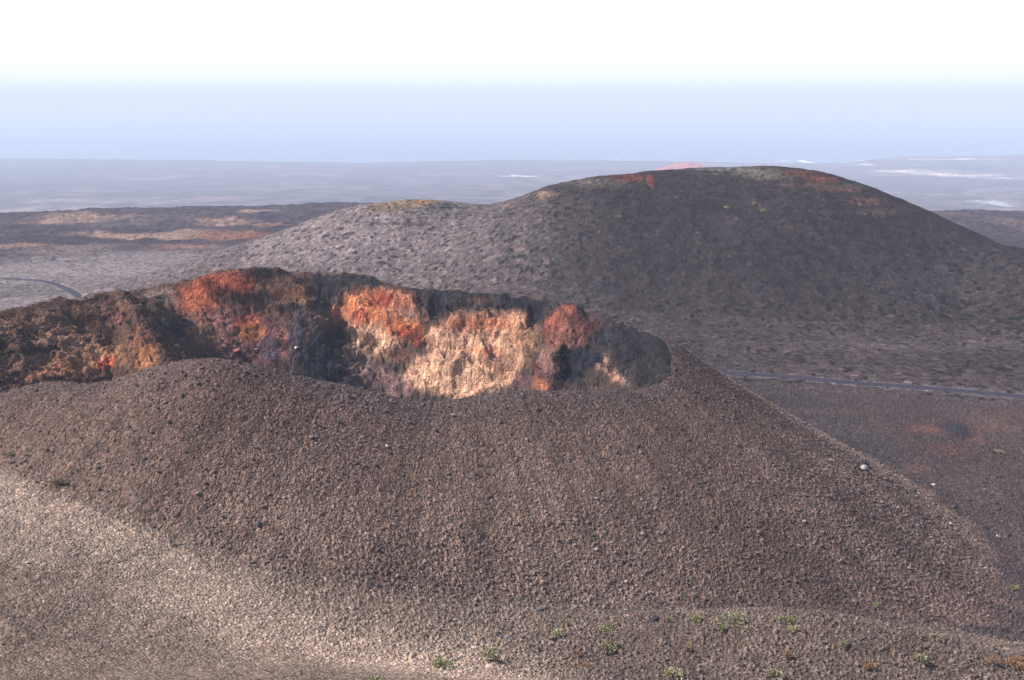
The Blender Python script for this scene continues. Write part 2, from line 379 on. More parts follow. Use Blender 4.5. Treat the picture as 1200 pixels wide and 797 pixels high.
def blobs(cols, x, y, z, B, nz, soft=0.45, ysc=3.0):
    for kind, p, rx, rz, c, k, seed in B:
        m = (np.abs(x - p[0]) < rx * 2.2)
        if kind == 'w': m &= (np.abs(z - p[2]) < rz * 2.6) & (np.abs(y - p[1]) < 45)
        else:
            m &= np.abs(y - p[1]) < rz * 2.2 + 10
        idx = np.nonzero(m)[0]
        if not len(idx): continue
        if kind == 'w': q = np.sqrt(((x[idx] - p[0]) / rx) ** 2 + ((z[idx] - p[2]) / rz) ** 2 + ((y[idx] - p[1]) / max(rz * 2.2, rx * .8, 9.0)) ** 2)
        else: q = np.sqrt(((x[idx] - p[0]) / rx) ** 2 + ((y[idx] - p[1] - (x[idx] - p[0]) * p[0] / p[1] * 0) / rz) ** 2)
        w = sstep(1.0 + soft, 1.0 - soft, q + nz[idx] * 0.75) * min(k, 1.0)
        if k > 1: w = np.clip(w * k, 0, 1)
        w = w[:, None]
        cols[idx] = cols[idx] * (1 - w) + np.array(c) * w

# ------------------------------------------------------------------ terrain mesh: a polar sheet whose cells follow the distance
def axis(parts):
    out = []
    for a, b, s0, s1 in parts:
        d = a
        while d < b:
            out.append(d); t = (d - a) / (b - a); d += s0 + (s1 - s0) * t
    return np.array(out)
R_AX = axis([(2.5, 60, 3, 3), (60, 100, 3, .6), (100, 130, .3, .16), (130, 236, .15, .17), (236, 312, .19, .22), (312, 345, 1.2, 1.2), (345, 430, .8, .5), (430, 570, .42, .5), (570, 640, .8, 1.2), (640, 1000, 1.4, 2.0),
             (1000, 1450, 1.6, 2.5), (1450, 2600, 14, 16), (2600, 4500, 16, 18), (4500, 8000, 18, 24), (8000, 12500, 24, 40)])
A_IN = np.radians(np.linspace(-28.6, 28.6, 1150))
A_AX = np.concatenate([np.radians(np.linspace(-75, -28.8, 60)), A_IN, np.radians(np.linspace(28.8, 75, 60))])

def surface(x, y):
    """full-detail height, region and colour for the given points"""
    z, reg, sd = land(x, y, True)
    over = land.over
    D = np.hypot(x, y)
    xf = x.astype(f4); yf = y.astype(f4)
    rd = np.full(x.shape, 1e9)
    m = (D > 200) & (D < 800)
    rd[m] = np.minimum(road_dist(x[m], y[m], ROAD), road_dist(x[m], y[m], ROAD2))
    flat = sstep(2.6, 7.0, rd)
    # --- relief, metre scale to grain scale
    near = D < 345
    cone = (reg == 1) & (sd < 0)
    wall = (sd > 0.0)
    hz = np.zeros(x.shape, f4)
    hz += 0.55 * fbm(xf / 14, yf / 14, 3, 1)
    big1 = fbm(xf / 3.2, yf / 3.2, 4, 2)
    hz += 0.22 * big1
    i = np.nonzero(near)[0]
    xn, yn = xf[i], yf[i]
    ang = np.arctan2(xn - CC[0], yn - CC[1]); rr = np.hypot(xn - CC[0], yn - CC[1])
    # rills running down the cone
    rill = fbm(ang * 95, rr / 7.0, 3, 61)
    rill2 = fbm(ang * 210, rr / 3.0, 2, 64)
    cmask = cone[i] * 1.0
    hz[i] += (cmask * (0.10 * rill + 0.05 * rill2)).astype(f4)
    # stones: cobble bumps at two sizes
    w1, v1 = worley(xn / 0.75 + 0.25 * rill, yn / 0.75, 71)
    w2, v2 = worley(xn / 0.42, yn / 0.42, 73)
    foot = 0.55 + 0.75 * sstep(-62, -78, z[i])
    st1 = np.clip(0.42 - w1, 0, 1) * (v1 > 0.45) * (0.5 + v1)
    st2 = np.clip(0.45 - w2, 0, 1) * (0.3 + v2)
    # the pale saddle to the lower left is smoother
    sadd = sstep(-72, -66, z[i]) * (xn < -10) * (~cone[i]) * (~wall[i])
    rough = foot * (1 - 0.62 * sadd)
    hz[i] += (rough * (0.75 * st1 + 0.42 * st2) * (~wall[i])).astype(f4)
    # crater rock: craggy
    j = np.nonzero(wall)[0]
    if len(j):
        xw, yw, zw = xf[j], yf[j], z[j].astype(f4)
        dd = sstep(0.3, 7, sd[j])
        cr = fbm(xw / 6.5 + zw / 12, yw / 6.5 + zw / 7, 5, 81, gain=.5, ridged=True)
        c2 = fbm(xw / 1.3, zw / 0.9 + yw / 2.0, 3, 85, ridged=True)
        # ledges
        led = np.sin(zw * 1.5 + 3 * fbm(xw / 9, yw / 9, 2, 88)) * 0.35
        wk, wv = worley(xw / 2.1, zw / 1.6 + yw / 3.0, 87)
        blk = (wv - 0.5) * 1.1 * sstep(.75, .25, wk)
        lower = 1 - 0.45 * sstep(-66, -78, zw)
        lf = sstep(-50, -66, xw)
        strata = fbm((xw + 1.3 * zw) / 2.6, (xw - zw) / 11, 4, 89, ridged=True)
        rt = sstep(28, 42, xw)
        hz[j] += (dd * lower * ((3.1 + .2 * rt) * cr * (1 - .75 * lf) - .8 * sstep(.5, .85, wk) + 0.32 * c2 + led * (1 - .6 * lf) + blk * (1.1 - .6 * lf) + 0.9 * lf * strata)).astype(f4)
    # far plain: broken lava
    k = np.nonzero((reg == 0) & (D > 520))[0]
    if len(k):
        xk, yk, Dk = xf[k], yf[k], D[k]
        lv = sstep(640, 1000, Dk)
        hz[k] += (lv * (7.5 * fbm(xk / 150, yk / 110, 4, 101) + 2.6 * fbm(xk / 26, yk / 20, 4, 105, ridged=True) * (1 - .5 * sstep(1500, 4000, Dk)))).astype(f4)
        shore = sstep(8200, 6500, Dk)
        hz[k] = hz[k] * (0.25 + 0.75 * shore)
    # hills
    k = np.nonzero((reg >= 2) | ((reg == 0) & (D > 345) & (D < 1000)))[0]
    if len(k):
        xk, yk = xf[k], yf[k]
        w3, v3 = worley(xk / 1.5, yk / 1.7, 111)
        w4, v4 = worley(xk / 5.0, yk / 6.0, 113)
        bl = (reg[k] == 3) | ((xk < -40) & (reg[k] == 0))
        hz[k] += ((np.clip(.5 - w3, 0, 1) * v3 * .3 + bl * np.clip(.5 - w4, 0, 1) * .25 * (v4 > .35)) ).astype(f4)
    hz = hz * (flat * 0.96 + 0.04)
    z = z + hz
    # --- albedo
    n1 = fbm(xf / 30, yf / 30, 4, 121); n2 = fbm(xf / 6, yf / 6, 4, 125); n3 = fbm(xf / 1.3, yf / 1.3, 3, 129)
    c = np.empty(x.shape + (3,)); 
    c[:] = (.062, .042, .038)
    # right-hand plain
    t = sstep(15, 70, x) * sstep(150, 190, D)
    c = c * (1 - t[:, None]) + np.array((.045, .033, .032)) * t[:, None]
    # saddle / foreground flat, pale lapilli
    t = (D < 200) * sstep(4.5, -3.5, over + 3.5 * n2 + 2.5 * n1) * sstep(28, -2, x + 10 * n1) * sstep(202, 188, D)
    tpale = t.copy()
    lift = np.exp(-((0.48 * (x + 48) + 0.88 * (y - 147)) / 13) ** 2)      # paler diagonal band along the hollow
    c = c * (1 - t[:, None]) + np.array((.215, .156, .123)) * (.53 + .52 * lift)[:, None] * t[:, None]
    t = (D < 190) * sstep(1, -2, over + 2 * n2) * sstep(-5, 30, x + 6 * n2)
    tpale = np.maximum(tpale, t)
    c = c * (1 - t[:, None]) + np.array((.088, .063, .051)) * t[:, None]
    # left-hand plain behind, pale grey lapilli
    t = sstep(60, -60, x + 25 * n1) * sstep(380, 430, D) * sstep(900, 760, D + 60 * n1)
    c = c * (1 - t[:, None]) + np.array((.125, .101, .098)) * t[:, None]
    # far lava
    t = sstep(760, 880, D + 70 * n1 + 30 * n2)
    c = c * (1 - t[:, None]) + np.array((.031, .020, .025)) * t[:, None]  # violet of the distant haze tinted into the lava colour
    t = sstep(1400, 3000, D) * sstep(-.3, .6, fbm(xf / 400, yf / 260, 3, 141))
    c = c * (1 - .8 * t[:, None]) + np.array((.10, .065, .065)) * .8 * t[:, None]
    # cone
    mcone = (reg == 1)
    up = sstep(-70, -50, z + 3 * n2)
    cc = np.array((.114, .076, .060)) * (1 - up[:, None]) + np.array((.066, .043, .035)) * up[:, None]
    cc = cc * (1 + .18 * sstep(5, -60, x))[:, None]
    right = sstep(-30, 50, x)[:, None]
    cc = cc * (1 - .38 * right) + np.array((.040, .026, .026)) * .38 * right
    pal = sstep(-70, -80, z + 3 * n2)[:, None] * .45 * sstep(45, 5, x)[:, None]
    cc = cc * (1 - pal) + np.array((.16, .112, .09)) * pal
    rimdark = sstep(-9, -2, sd + 3 * n2) * sstep(.0, .0001, 1.0 + 0 * sd) 
    cc = cc * (1 - .45 * rimdark[:, None]) + np.array((.05, .04, .04)) * .45 * rimdark[:, None]
    an = np.arctan2(xf - CC[0], yf - CC[1]); rw = np.hypot(xf - CC[0], yf - CC[1])
    cc = cc * (1 + .30 * fbm(an * 11, rw / 70, 3, 201) + .16 * fbm(an * 45, rw / 25, 2, 205))[:, None]
    redd = sstep(.15, .6, n1)[:, None] * .35
    cc = cc * (1 - redd) + np.array((.11, .064, .053)) * redd
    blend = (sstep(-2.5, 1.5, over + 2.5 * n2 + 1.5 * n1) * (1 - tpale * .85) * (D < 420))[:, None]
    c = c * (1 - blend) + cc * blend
    # foot of the cone blends into the ground
    # hills
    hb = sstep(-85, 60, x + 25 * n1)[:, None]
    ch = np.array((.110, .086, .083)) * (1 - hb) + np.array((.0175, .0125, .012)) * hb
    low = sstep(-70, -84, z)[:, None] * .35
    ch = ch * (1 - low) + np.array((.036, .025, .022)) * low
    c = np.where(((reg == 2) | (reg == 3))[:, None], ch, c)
    t = (sstep(340, 400, D) * sstep(900, 700, D) * (reg == 0) * sstep(-20, 40, x))[:, None]
    c = c * (1 - t) + np.array((.033, .024, .022)) * t
    c = np.where((reg == 4)[:, None], np.array((.30, .075, .05)), c)
    # inner wall of the crater
    cw = np.array((.042, .030, .026)) + 0 * c
    c = np.where(wall[:, None], cw, c)
    edge = (sstep(0, 1.0, sd) * sstep(11, 5, sd + 3 * n2))[:, None] * wall[:, None] * (y > 235)[:, None] * (x > -72)[:, None]
    nb = .55 * n2 + .45 * n3 + .3 * n1
    j = np.nonzero(wall)[0]
    if len(j):
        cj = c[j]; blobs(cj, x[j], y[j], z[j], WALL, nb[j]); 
        # black lapilli spilling over the rim
        e = sstep(7.5, 2.5, sd[j] + 3.5 * n2[j] + 1.5 * n3[j]) * (y[j] > 235) * (x[j] > -55)
        e = (e * .85)[:, None]
        cj = cj * (1 - e) + np.array((.014, .0125, .015)) * e
        nn = fbm(x[j] / 2.2 + z[j] / 3, z[j] / 1.8, 4, 191)[:, None]; n5 = fbm(x[j] / .7, z[j] / .6, 2, 195)[:, None]
        st = (fbm((x[j] + 1.3 * z[j]) / 1.2, (x[j] - z[j]) / 9, 3, 197) * sstep(-50, -66, x[j]))[:, None]
        cj = cj * (1 + (np.array((1.20, .97, .86)) - 1) * sstep(-48, -62, x[j])[:, None])
        cj = cj * np.clip(1 + .55 * nn * np.array((1.0, .95, .95)) + .35 * n5 + .5 * st, .2, 2.2)
        c[j] = cj
    j = np.nonzero((reg == 0) & (D > 180))[0]
    if len(j):
        cj = c[j]; nf = fbm(xf[j] / 14, yf[j] / 14, 4, 151) if False else (.6 * n1[j] + .5 * n2[j]); blobs(cj, x[j], y[j], z[j], PLAIN, nf, .55); c[j] = cj
    j = np.nonzero((reg == 2) | (reg == 3))[0]
    if len(j):
        cj = c[j]; blobs(cj, x[j], y[j], z[j], HILLP, .35 * n1[j] + .5 * n2[j] + .25 * n3[j], .5); c[j] = cj
    # pale wheel track on the plain, pale kerb of cleared stones along the road
    tr = (sstep(1.6, .5, np.abs(rd - 2.9)) * .22)[:, None]
    c = c * (1 - tr) + np.array((.20, .17, .165)) * tr
    # grain: stones lighter or darker than their neighbours
    g = np.ones(x.shape)
    g *= 1 + .20 * n2 + .22 * n1 + .22 * n3
    g[i] *= np.where(st1 > 0.02, .8 + .75 * v1, 1.0) * (0.74 + 0.5 * v2)
    # wash: fine random speckle at cell size of the far ground
    k = np.nonzero(D > 345)[0]
    if len(k):
        w5, v5 = worley(xf[k] / 1.7, yf[k] / 2.4, 161)
        fl = fbm(xf[k] / 90, yf[k] / 90, 5, 211, gain=.62) * sstep(1300, 2200, D[k]) * (reg[k] == 0)
        g[k] *= np.clip(1 + 2.6 * fl, .2, 1.9)
        hv_ = rng.random(len(k))
        rl = fbm(xf[k] / 5, yf[k] / 45, 3, 171) * (reg[k] >= 2)
        g[k] *= (.6 + .8 * v5 + (v5 > .988) * (.9 - .7 * sstep(20, -40, xf[k])) - (v5 < .09) * .35) * (.72 + .56 * hv_) * (1 + .28 * rl)
    mean = c.mean(1, keepdims=True); c = mean + (c - mean) * 1.12
    c = np.clip(c * g[:, None], .006, .9)
    return z, reg, c, sd

R, A = R_AX, A_AX
nr, na = len(R), len(A)
X = (R[:, None] * np.sin(A)[None, :]); Y = (R[:, None] * np.cos(A)[None, :])
Zs = np.empty(nr * na); REG = np.empty(nr * na, np.int8); CL = np.empty((nr * na, 3), f4); SD = np.empty(nr * na, f4)
xs, ys = X.ravel(), Y.ravel()
CH = 400000
for s in range(0, nr * na, CH):
    e = min(s + CH, nr * na)
    Zs[s:e], REG[s:e], CL[s:e], SD[s:e] = surface(xs[s:e], ys[s:e])

# ------------------------------------------------------------------ materials
def new_mat(name):
    m = bpy.data.materials.new(name); m.use_nodes = True
    nt = m.node_tree
    return m, nt, nt.nodes['Principled BSDF']
def node(nt, t, **kw):
    n_ = nt.nodes.new(t)
    for k_, v_ in kw.items(): setattr(n_, k_, v_)
    return n_
def math_n(nt, op, a, b=None):
    n_ = node(nt, 'ShaderNodeMath', operation=op)
    for q, v in enumerate((a, b)):
        if v is None: continue
        if isinstance(v, (int, float)): n_.inputs[q].default_value = v
        else: nt.links.new(v, n_.inputs[q])
    return n_.outputs[0]

def terrain_material(name, cell, bump_d, cell2, bump2, contrast):
    m, nt, b = new_mat(name)
    L = nt.links
    att = node(nt, 'ShaderNodeAttribute', attribute_name='Col')
    geo = node(nt, 'ShaderNodeNewGeometry')
    v1 = node(nt, 'ShaderNodeTexVoronoi'); v1.inputs['Scale'].default_value = 1 / cell
    v2 = node(nt, 'ShaderNodeTexVoronoi'); v2.inputs['Scale'].default_value = 1 / cell2
    nz = node(nt, 'ShaderNodeTexNoise'); nz.inputs['Scale'].default_value = 1 / (cell * 4); nz.inputs['Detail'].default_value = 6
    for t in (v1, v2, nz): L.new(geo.outputs['Position'], t.inputs['Vector'])
    sep = node(nt, 'ShaderNodeSeparateColor'); L.new(v1.outputs['Color'], sep.inputs[0])
    f1 = math_n(nt, 'MULTIPLY_ADD', sep.outputs[0], contrast)
    f1.node.inputs[2].default_value = 1 - contrast / 2
    sep2 = node(nt, 'ShaderNodeSeparateColor'); L.new(v2.outputs['Color'], sep2.inputs[0])
    f2 = math_n(nt, 'MULTIPLY_ADD', sep2.outputs[0], contrast * .7); f2.node.inputs[2].default_value = 1 - contrast * .35
    f = math_n(nt, 'MULTIPLY', f1, f2)
    mx = node(nt, 'ShaderNodeVectorMath', operation='SCALE')
    L.new(att.outputs['Color'], mx.inputs[0]); L.new(f, mx.inputs['Scale'])
    L.new(mx.outputs[0], b.inputs['Base Color'])
    b.inputs['Roughness'].default_value = .95
    b.inputs['Specular IOR Level'].default_value = .03
    bu = node(nt, 'ShaderNodeBump', invert=True); bu.inputs['Strength'].default_value = 1; bu.inputs['Distance'].default_value = bump_d
    L.new(v1.outputs['Distance'], bu.inputs['Height'])
    bu2 = node(nt, 'ShaderNodeBump'); bu2.inputs['Strength'].default_value = 1; bu2.inputs['Distance'].default_value = bump2
    L.new(nz.outputs['Fac'], bu2.inputs['Height']); L.new(bu.outputs[0], bu2.inputs['Normal'])
    L.new(bu2.outputs[0], b.inputs['Normal'])
    return m
M_NEAR = terrain_material('scoria', .34, .22, .16, .30, .7)
M_FAR = terrain_material('lapilli', .75, .28, 1.7, .28, .7)
M_LAVA = terrain_material('lava', 9.0, 3.0, 22.0, 4.0, .5)

def set_mesh(name, verts, faces, cols, mats, mat_idx=None, smooth=True, kind='structure'):
    me = bpy.data.meshes.new(name)
    nv, nf = len(verts), len(faces); k = faces.shape[1]
    me.vertices.add(nv); me.vertices.foreach_set('co', np.ascontiguousarray(verts, f4).ravel())
    me.loops.add(nf * k); me.loops.foreach_set('vertex_index', np.ascontiguousarray(faces, np.int32).ravel())
    me.polygons.add(nf)
    me.polygons.foreach_set('loop_start', np.arange(0, nf * k, k, dtype=np.int32))
    try: me.polygons.foreach_set('loop_total', np.full(nf, k, np.int32))
    except Exception: pass
    me.polygons.foreach_set('use_smooth', np.full(nf, smooth, bool))
    for m in mats: me.materials.append(m)
    if mat_idx is not None: me.polygons.foreach_set('material_index', mat_idx.astype(np.int32))
    if cols is not None:
        ca = me.color_attributes.new('Col', 'FLOAT_COLOR', 'POINT')
        ca.data.foreach_set('color', np.concatenate([cols, np.ones((nv, 1))], 1).astype(f4).ravel())
    me.update(calc_edges=True)
    o = bpy.data.objects.new(name, me); COL.objects.link(o)
    if kind: o['kind'] = kind
    return o

V = np.stack([xs, ys, Zs + CAMZ], 1)
idx = np.arange(nr * na).reshape(nr, na)
Fq = np.stack([idx[:-1, :-1], idx[:-1, 1:], idx[1:, 1:], idx[1:, :-1]], -1).reshape(-1, 4)
Fr = REG[Fq[:, 0]]
Dm = np.hypot(xs, ys)[Fq[:, 0]]
matid = np.where(Dm > 1000, 2, np.where(Dm > 340, 1, 0))
NAMES = {0: 'ground', 1: 'crater_hill', 2: 'dark_hill', 3: 'grey_hill', 4: 'red_hill'}
LABELS = {0: 'dark volcanic plain of ash and broken lava running down to the coast',
          1: 'brown cinder cone with an open crater of orange, cream and red rock',
          2: 'large dark rounded cinder hill beyond the road',
          3: 'small pale grey hill left of the large dark hill',
          4: 'far red cone peeping over the top of the dark hill'}
for code, nm in NAMES.items():
    sel = Fr == code
    if not sel.any(): continue
    fc = Fq[sel]; used, inv = np.unique(fc, return_inverse=True)
    o = set_mesh(nm, V[used], inv.reshape(-1, 4), CL[used], [M_NEAR, M_FAR, M_LAVA], matid[sel])
    o['label'] = LABELS[code]

def ground_z(x, y):
    """height of the built surface (bilinear on the polar sheet), relative to the camera"""
    r = math.hypot(x, y); a = math.atan2(x, y)
    i_ = min(max(int(np.searchsorted(R, r)) - 1, 0), nr - 2); j_ = min(max(int(np.searchsorted(A, a)) - 1, 0), na - 2)
    u = (r - R[i_]) / (R[i_ + 1] - R[i_]); v = (a - A[j_]) / (A[j_ + 1] - A[j_])
    Z2 = Zs.reshape(nr, na)
    return float((Z2[i_, j_] * (1 - u) + Z2[i_ + 1, j_] * u) * (1 - v) + (Z2[i_, j_ + 1] * (1 - u) + Z2[i_ + 1, j_ + 1] * u) * v)

def place(px, py):
    """point of the built land seen at a photo pixel"""
    r = ray(px, py)
    d = 60.0
    while d < 5000:
        if r[2] * d < ground_z(r[0] * d, r[1] * d): break
        d += 0.25 if d < 400 else 1.0
    return r[0] * d, r[1] * d, ground_z(r[0] * d, r[1] * d)

# land behind the viewpoint, coarse
rb = np.array([2.5, 8, 20, 60, 150, 400, 1000, 3000, 12500]); ab = np.radians(np.linspace(75, 285, 40))
xb = (rb[:, None] * np.sin(ab)).ravel(); yb = (rb[:, None] * np.cos(ab)).ravel()
zb = np.interp(np.hypot(xb, yb), [0, 60, 400, 12500], [-1.8, -12, -60, -480]) 
ang = np.repeat(ab[None, :], len(rb), 0).ravel()
edge_t = np.clip(1 - np.minimum(ang - ab[0], ab[-1] - ang) / .5, 0, 1)
zb = zb * (1 - edge_t) + base(xb, yb) * edge_t
ib = np.arange(len(xb)).reshape(len(rb), len(ab))
fb = np.stack([ib[:-1, :-1], ib[:-1, 1:], ib[1:, 1:], ib[1:, :-1]], -1).reshape(-1, 4)
o = set_mesh('hillside', np.stack([xb, yb, zb + CAMZ], 1), fb, np.full((len(xb), 3), .1), [M_NEAR])
o['label'] = 'cinder slope around and behind the viewpoint'

# ------------------------------------------------------------------ sea
m, nt, b = new_mat('sea_water')
b.inputs['Base Color'].default_value = (.03, .075, .12, 1); b.inputs['Roughness'].default_value = .35
geo = node(nt, 'ShaderNodeNewGeometry'); mp = node(nt, 'ShaderNodeMapping'); mp.inputs['Scale'].default_value = (1 / 300, 1 / 110, 1)
nt.links.new(geo.outputs['Position'], mp.inputs['Vector'])
nz = node(nt, 'ShaderNodeTexNoise'); nz.inputs['Detail'].default_value = 5; nz.inputs['Scale'].default_value = 2.0; nt.links.new(mp.outputs[0], nz.inputs['Vector'])
bu = node(nt, 'ShaderNodeBump'); bu.inputs['Distance'].default_value = 8; bu.inputs['Strength'].default_value = .6; nt.links.new(nz.outputs['Fac'], bu.inputs['Height']); nt.links.new(bu.outputs[0], b.inputs['Normal'])
vr = node(nt, 'ShaderNodeValToRGB'); vr.color_ramp.elements[0].position = .35; vr.color_ramp.elements[0].color = (.03, .075, .13, 1); vr.color_ramp.elements[1].position = .7; vr.color_ramp.elements[1].color = (.07, .13, .18, 1)
nt.links.new(nz.outputs['Fac'], vr.inputs[0]); nt.links.new(vr.outputs[0], b.inputs['Base Color'])
M_SEA = m
rs_ = np.array([6200, 7500, 9000, 14000, 22000, 34000, 44000.]); a_ = np.radians(np.linspace(-80, 80, 60))
xb = (rs_[:, None] * np.sin(a_)).ravel(); yb = (rs_[:, None] * np.cos(a_)).ravel()
ib = np.arange(len(xb)).reshape(len(rs_), len(a_)); fb = np.stack([ib[:-1, :-1], ib[:-1, 1:], ib[1:, 1:], ib[1:, :-1]], -1).reshape(-1, 4)
set_mesh('sea', np.stack([xb, yb, 0 * xb], 1), fb, None, [M_SEA])
# surf breaking on the rocks off the coast
m, nt, b = new_mat('foam'); b.inputs['Base Color'].default_value = (.85, .88, .9, 1); b.inputs['Roughness'].default_value = .8
M_FOAM = m
fv, ff = [], []
for px, py, w_, h_ in [(920, 188.2, 3.5, 12), (929, 187.5, 2, 9), (940, 189, 7, 22), (945, 190, 5, 18), (951, 190.6, 4, 14), (722, 187.6, 4, 12), (733, 188, 2, 9), (991, 191, 5, 14), (1010, 188.5, 4, 12)]:
    r = ray(px, py); D = (CAMZ - .4) / -r[2]; c0 = len(fv); w_ = w_ / F * D
    for k in range(14):
        t = 2 * math.pi * k / 14; q = .6 + .6 * random.random()
        fv.append((r[0] * D + w_ * q * math.cos(t), r[1] * D + h_ * 5 * q * math.sin(t) + 12 * math.cos(t), .5))
    fv.append((r[0] * D, r[1] * D, .9))
    for k in range(14): ff.append((c0 + k, c0 + (k + 1) % 14, c0 + 14))
o = set_mesh('surf', np.array(fv), np.array(ff), None, [M_FOAM], kind='stuff')
o['label'] = 'white surf breaking along the far coast'; o['category'] = 'surf'

# ------------------------------------------------------------------ road
m, nt, b = new_mat('asphalt')
nz = node(nt, 'ShaderNodeTexNoise'); nz.inputs['Scale'].default_value = .6; nz.inputs['Detail'].default_value = 8
geo = node(nt, 'ShaderNodeNewGeometry'); nt.links.new(geo.outputs['Position'], nz.inputs['Vector'])
vr = node(nt, 'ShaderNodeValToRGB'); vr.color_ramp.elements[0].position = .3; vr.color_ramp.elements[0].color = (.024, .021, .030, 1); vr.color_ramp.elements[1].position = .75; vr.color_ramp.elements[1].color = (.042, .036, .05, 1)
nt.links.new(nz.outputs['Fac'], vr.inputs[0]); nt.links.new(vr.outputs[0], b.inputs['Base Color']); b.inputs['Roughness'].default_value = .95; b.inputs['Specular IOR Level'].default_value = .05
M_ROAD = m
def road(name, P, half, label):
    d = np.diff(P[:, :2], axis=0); L_ = np.concatenate([[0], np.cumsum(np.hypot(d[:, 0], d[:, 1]))])
    s = np.arange(0, L_[-1], 1.5); cx = np.interp(s, L_, P[:, 0]); cy = np.interp(s, L_, P[:, 1])
    tx = np.gradient(cx); ty = np.gradient(cy); tl = np.hypot(tx, ty); nx, ny = -ty / tl, tx / tl
    prof = [(-half - .25, -.45), (-half, .0), (-half + .3, .03), (0, .07), (half - .3, .03), (half, .0), (half + .25, -.45)]
    vs_ = []
    zc = np.array([land(np.array([a]), np.array([b_]), False)[0][0] for a, b_ in zip(cx, cy)])
    for o_, h_ in prof: vs_.append(np.stack([cx + nx * o_, cy + ny * o_, zc + CAMZ + .28 + h_], 1))
    vv = np.stack(vs_, 1).reshape(-1, 3); k = len(prof)
    ii = np.arange(len(vv)).reshape(-1, k)
    fcs = np.stack([ii[:-1, :-1], ii[:-1, 1:], ii[1:, 1:], ii[1:, :-1]], -1).reshape(-1, 4)
    o_ = set_mesh(name, vv, fcs, None, [M_ROAD]); o_['label'] = label
road('road', ROAD, 1.75, 'narrow grey road crossing the plain between the two hills')
road('side_road', ROAD2, 2.6, 'short bend of grey road on the pale plain at the left')

# ------------------------------------------------------------------ loose stones
PHI = (1 + 5 ** .5) / 2
ICO = np.array([(-1, PHI, 0), (1, PHI, 0), (-1, -PHI, 0), (1, -PHI, 0), (0, -1, PHI), (0, 1, PHI), (0, -1, -PHI), (0, 1, -PHI), (PHI, 0, -1), (PHI, 0, 1), (-PHI, 0, -1), (-PHI, 0, 1)]) / math.hypot(1, PHI)
ICF = np.array([(0, 11, 5), (0, 5, 1), (0, 1, 7), (0, 7, 10), (0, 10, 11), (1, 5, 9), (5, 11, 4), (11, 10, 2), (10, 7, 6), (7, 1, 8), (3, 9, 4), (3, 4, 2), (3, 2, 6), (3, 6, 8), (3, 8, 9), (4, 9, 5), (2, 4, 11), (6, 2, 10), (8, 6, 7), (9, 8, 1)])
m, nt, b = new_mat('stone')
att = node(nt, 'ShaderNodeAttribute', attribute_name='Col'); nz = node(nt, 'ShaderNodeTexNoise'); nz.inputs['Scale'].default_value = 6; nz.inputs['Detail'].default_value = 5
mx = node(nt, 'ShaderNodeVectorMath', operation='SCALE'); sc_ = math_n(nt, 'MULTIPLY_ADD', nz.outputs['Fac'], 1.0); sc_.node.inputs[2].default_value = .5
nt.links.new(att.outputs['Color'], mx.inputs[0]); nt.links.new(sc_, mx.inputs['Scale']); nt.links.new(mx.outputs[0], b.inputs['Base Color']); b.inputs['Roughness'].default_value = .95; b.inputs['Specular IOR Level'].default_value = .15
M_STONE = m
area = np.gradient(R)[:, None] * (R[:, None] * np.gradient(A)[None, :])
w = area.ravel() * (Dm_all := (np.hypot(xs, ys) > 128) & (np.hypot(xs, ys) < 300)) * (np.abs(np.arctan2(xs, ys)) < math.radians(28.5))
dens = np.where(SD > 0, .25 * (ys > 225), np.where(REG == 1, 1.0, .8)) * (.45 + 1.0 * sstep(-66, -80, Zs))
dens = dens * np.where((REG == 1) & (SD <= 0) & (ys > 262), 0, 1) * np.where((REG == 0) & (ys > 200), .35, 1)
smooth_area = (REG == 0) & (xs < -12) & (ys < 190); dens = dens * np.where(smooth_area, .45, 1)
w = w * dens; w = w / w.sum()
NR = 85000
pick = rng.choice(len(xs), NR, p=w)
size = np.clip(rng.lognormal(-2.2, .50, NR), .055, .5) * np.where(smooth_area[pick], .7, 1)
vv = np.empty((NR, 12, 3)); 
ax = rng.uniform(.6, 1.25, (NR, 3)) * np.array((1, 1, .75))
th = rng.uniform(0, 2 * math.pi, NR)
loc = ICO[None] * (1 + rng.uniform(-.28, .28, (NR, 12, 1))) * ax[:, None, :] * size[:, None, None]
vv[..., 0] = loc[..., 0] * np.cos(th)[:, None] - loc[..., 1] * np.sin(th)[:, None] + xs[pick][:, None] + rng.uniform(-.1, .1, (NR, 1))
vv[..., 1] = loc[..., 0] * np.sin(th)[:, None] + loc[..., 1] * np.cos(th)[:, None] + ys[pick][:, None]
vv[..., 2] = loc[..., 2] + (Zs[pick] + CAMZ)[:, None] + size[:, None] * .25
fc = (ICF[None] + (np.arange(NR) * 12)[:, None, None]).reshape(-1, 3)
br = np.clip(rng.lognormal(.10, .32, NR), .4, 1.9)
cs = CL[pick] * .75 + .25 * CL[pick].mean(1, keepdims=True)
cols = np.repeat(np.clip(cs * br[:, None], .012, .7)[:, None, :], 12, 1).reshape(-1, 3)
o = set_mesh('gravel', vv.reshape(-1, 3), fc, cols, [M_STONE], smooth=False, kind='stuff')
o['label'] = 'loose cinders and small stones strewn over the cone and the ground'; o['category'] = 'gravel'

